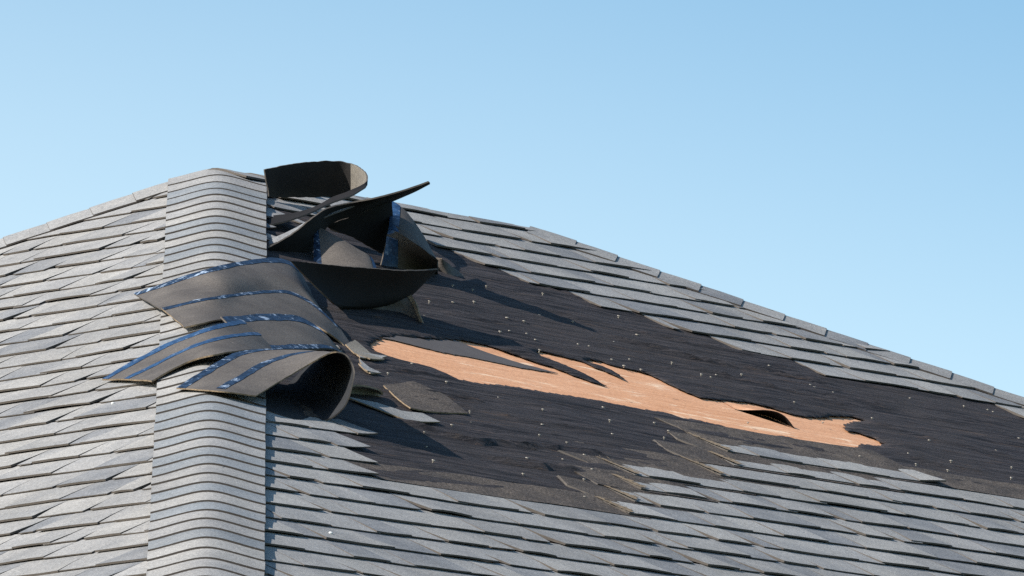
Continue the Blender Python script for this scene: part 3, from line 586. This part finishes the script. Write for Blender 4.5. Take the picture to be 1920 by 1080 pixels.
hpart('roofing_nails', vs, fs, M_NAIL, right_slope, kind='stuff')

# ------------------------------------------------------------------ torn shingle strips
def cr(p0, p1, p2, p3, t):
    return .5 * ((2 * p1) + (p2 - p0) * t + (2 * p0 - 5 * p1 + 4 * p2 - p3) * t * t + (3 * p1 - p0 - 3 * p2 + p3) * t ** 3)
def spline(pts, n):
    out = []; m = len(pts) - 1
    for i in range(n + 1):
        x = i / n * m; k_ = min(int(x), m - 1); t = x - k_
        g = lambda j: pts[j] if 0 <= j <= m else (pts[0] * 2 - pts[1] if j < 0 else pts[m] * 2 - pts[m - 1])
        out.append(cr(g(k_ - 1), g(k_), g(k_ + 1), g(k_ + 2), t))
    return out
def strip_surface(rows, nu, nv, ragged=.0015):
    rails = [spline([Vector(p) for p in r], nu) for r in rows]
    cols = [spline([rails[j][i] for j in range(len(rails))], nv) for i in range(nu + 1)]
    G = [[cols[i][j] for i in range(nu + 1)] for j in range(nv + 1)]
    N = [[None] * (nu + 1) for _ in range(nv + 1)]
    for j in range(nv + 1):
        for i in range(nu + 1):
            du = G[j][min(i + 1, nu)] - G[j][max(i - 1, 0)]; dv = G[min(j + 1, nv)][i] - G[max(j - 1, 0)][i]
            N[j][i] = dv.cross(du).normalized()
            p = G[j][i]; e = ragged * noise.noise(p * 60)
            if j in (0, nv): p = p + dv.normalized() * e * 1.5
            if i in (0, nu): p = p + du.normalized() * e * 2
            G[j][i] = p + N[j][i] * (.0018 * noise.noise(p * 11))
    return G, N
def strip(name, key, label, front, back, rim, stripes=(), zones=None, rim_zone=1.1, group='torn shingle strips', nu=60, nv=10, t=.0042, cat='shingle strip'):
    G, N = strip_surface(DATA['strips'][key], nu, nv)
    base = sum((G[j][i] for j in (0, nv) for i in (0, nu // 2, nu)), Vector()) / 6
    base.z = min(G[j][i].z for j in range(nv + 1) for i in range(nu + 1))
    root = thing(name, label, cat, base, group)
    W = nu + 1; n = W * (nv + 1)
    vs = [G[j][i] for j in range(nv + 1) for i in range(W)] + [G[j][i] - N[j][i] * t for j in range(nv + 1) for i in range(W)]
    fs, mi = [], []
    for j in range(nv):
        for i in range(nu):
            q = (j * W + i, (j + 1) * W + i, (j + 1) * W + i + 1, j * W + i + 1)
            fs.append(q); mi.append(3 if zones and zones[1](i / nu) else 0); fs.append(tuple(x + n for x in reversed(q))); mi.append(1)
    ring = [i for i in range(W)] + [j * W + nu for j in range(1, nv + 1)] + [nv * W + i for i in range(nu - 1, -1, -1)] + [j * W for j in range(nv - 1, 0, -1)]
    for a, b in zip(ring, ring[1:] + ring[:1]): fs.append((a, b, b + n, a + n)); mi.append(2 if (a % W) / nu < rim_zone else 4)
    o = mesh('shingle_mat', vs, fs, [front, back, rim, zones[0] if zones else front, M_EDGE], root, midx=mi, base=base)
    o.data.polygons.foreach_set('use_smooth', [True] * len(mi)); o.data.set_sharp_from_angle(angle=math.radians(42))
    for (u0, u1, v0, v1, *sm) in stripes:
        i0, i1 = int(u0 * nu), max(int(u0 * nu) + 1, int(u1 * nu)); vs2, fs2 = [], []; nn = 4
        for i in range(i0, i1 + 1):
            c = spline([G[j][i] for j in range(nv + 1)], nv * 4)
            for q in range(nn + 1):
                vv = v0 + (v1 - v0) * q / nn
                if q in (0, nn): vv += .018 * noise.noise(G[0][i] * 22 + Vector((q, u0 * 9, v0 * 7)))
                x = max(0., min(1., vv)) * nv * 4; k_ = min(int(x), nv * 4 - 1); p = c[k_].lerp(c[k_ + 1], x - k_)
                vs2.append(p + N[min(nv, max(0, round(vv * nv)))][i] * (.0010 + .0007 * noise.noise(p * 40)))
        for a in range(i1 - i0):
            for q in range(nn): fs2.append((a * (nn + 1) + q, a * (nn + 1) + q + 1, (a + 1) * (nn + 1) + q + 1, (a + 1) * (nn + 1) + q))
        mesh('adhesive_strip' if not sm or sm[0] is M_FILM else 'torn_edge', vs2, fs2, sm[0] if sm else M_BLUE, root, base=base, smooth=True)
    return root

strip('torn_shingle_strip', 'over_hip_top', 'topmost brown grey strip of the fan flipped over the hip, blue band on top', M_UNDER, G_MID, M_EDGE, [(0, .8, .01, .13)])
strip('torn_shingle_strip', 'over_hip_mid', 'second brown grey strip of the fan over the hip, slanted tan cut end at left', M_UNDER, G_MID, M_TAN, [(0, .85, .02, .13)])
strip('torn_shingle_strip', 'over_hip_low', 'short dark grey strip over the hip with blue bands along both edges, faint pale scratch', M_UNDER, G_MID, M_EDGE, [(0, .8, .02, .2), (.02, .9, .88, 1.)])
strip('torn_shingle_strip', 'left_tongue', 'narrow pointed strip reaching furthest onto the left slope, two parallel blue bands', M_UNDER, G_LIGHT, M_TAN, [(0, .95, .0, .13, M_FILM), (.0, .95, .44, .54, M_FILM)])
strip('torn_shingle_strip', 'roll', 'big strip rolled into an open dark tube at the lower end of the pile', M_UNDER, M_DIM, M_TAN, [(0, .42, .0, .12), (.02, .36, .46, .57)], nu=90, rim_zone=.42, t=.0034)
strip('torn_shingle_strip', 'curl_top', 'black strip curled upright in a loop on the ridge, highest of the pile', M_CURLSHADE, M_BLACK, M_EDGE, nu=90, zones=(G_OLD, lambda u: .345 < u < .56))  # sunlit band and shaded rest of the loop are set by material colour
strip('torn_shingle_strip', 'horn', 'black strip swept up to a long thin point against the sky', M_BLACK, G_LIGHT, M_EDGE)  # lower left flank widened in black to fill the shaded hollow beneath
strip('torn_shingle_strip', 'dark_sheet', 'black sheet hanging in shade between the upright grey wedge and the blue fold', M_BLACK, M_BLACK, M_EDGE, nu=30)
strip('torn_shingle_strip', 'wedge_panel', 'brown grey wedge standing upright, white flecked blue band down its left edge', M_UNDER, G_MID, M_EDGE, [(.0, .17, .0, 1.), (.86, 1., .0, 1., M_FILM)], nu=40)
strip('torn_shingle_strip', 'blue_fold', 'dark strip folded down at the right end of the pile with a blue corner', M_UNDER, M_BLACK, M_EDGE, [(.0, .26, .0, .5, M_FILM), (.02, .25, .5, 1., M_FILM)], nu=40)
strip('torn_shingle_strip', 'under_layer', 'thin strip lying edge on just behind the upswept pointed strip', G_DARK, M_BLACK, M_EDGE, nu=30, t=.003)
strip('torn_shingle_strip', 'boat', 'smooth black boat shaped strip pointing right over the bare felt', M_BLACK, M_BLACK, M_EDGE)  # same kind of underside as the fan, its shade painted in as black
strip('shingle_scrap', 'standing_flap', 'small grey flap with a thick tan edge propped under the boat shaped strip', M_UNDER, G_MID, M_TAN, [(.86, 1., 0., 1., M_TAN)], group='broken scraps on the felt', nu=20, t=.006, cat='shingle scrap')
strip('shingle_scrap', 'dark_tongue', 'small dark curled tongue sticking out to the right of the open tube', M_BLACK, G_MID, M_TAN, group='broken scraps on the felt', nu=24, cat='shingle scrap')
strip('shingle_scrap', 'corner_flap', 'bent triangular corner lying beside the right tip of the blue fold', M_UNDER, G_MID, M_TAN, group='broken scraps on the felt', nu=24, cat='shingle scrap')
SL = {'a': ('dark speckled scrap touching the right side of the fan over the hip', G_OLD), 'b': ('thin grey sliver just left of the end of the bare plywood', G_LIGHT),
      'c': ('light grey splinter pointing right from behind the open tube', G_LIGHT), 'd': ('short triangular chip above the dark curled tongue', G_DARK),
      'e': ('blue grey parallelogram scrap lying in front of the dark grainy one', G_MID), 'f': ('dark grainy scrap with a pale tan lower edge on the felt', M_HEAD)}
for q, (lab, m) in SL.items():
    v, fc, mi = sheet('shingle_scrap', DATA['shards'][q], .010, None, None, step=.018, amp=.0025, curl=.004, t=.0034, seed=ord(q))
    c = sum((Vector(p) for p in v), Vector()) / len(v)
    o = mesh('shingle_scrap', v, fc, [m, M_TAN], None, midx=mi, base=c); o.location = c
    o['label'] = lab; o['category'] = 'shingle scrap'; o['group'] = 'broken scraps on the felt'
def stone(p, r, lab):
    vs = []; fs = []
    for a in range(5):
        th = math.pi * a / 4
        for b in range(7):
            ph = 2 * math.pi * b / 7; q = Vector((math.sin(th) * math.cos(ph), math.sin(th) * math.sin(ph), math.cos(th) * .75))
            vs.append(q * r * (1 + .3 * noise.noise(q * 1.7 + p)))
    for a in range(4):
        for b in range(7): fs.append((a * 7 + b, (a + 1) * 7 + b, (a + 1) * 7 + (b + 1) % 7, a * 7 + (b + 1) % 7))
    o = mesh('pebble', vs, fs, M_STONE); o.location = p + Vector((0, 0, r * .6)); o['label'] = lab; o['category'] = 'pebble'
for p in DATA['stones']['L']: stone(LP(p[0], p[1], .010), .0055, 'tiny white pebble lying on the left slope below the narrow strip')
stone(RP(*DATA['stones']['R'][0], .012), .0055, 'tiny white pebble on the lower right slope near the hip caps')
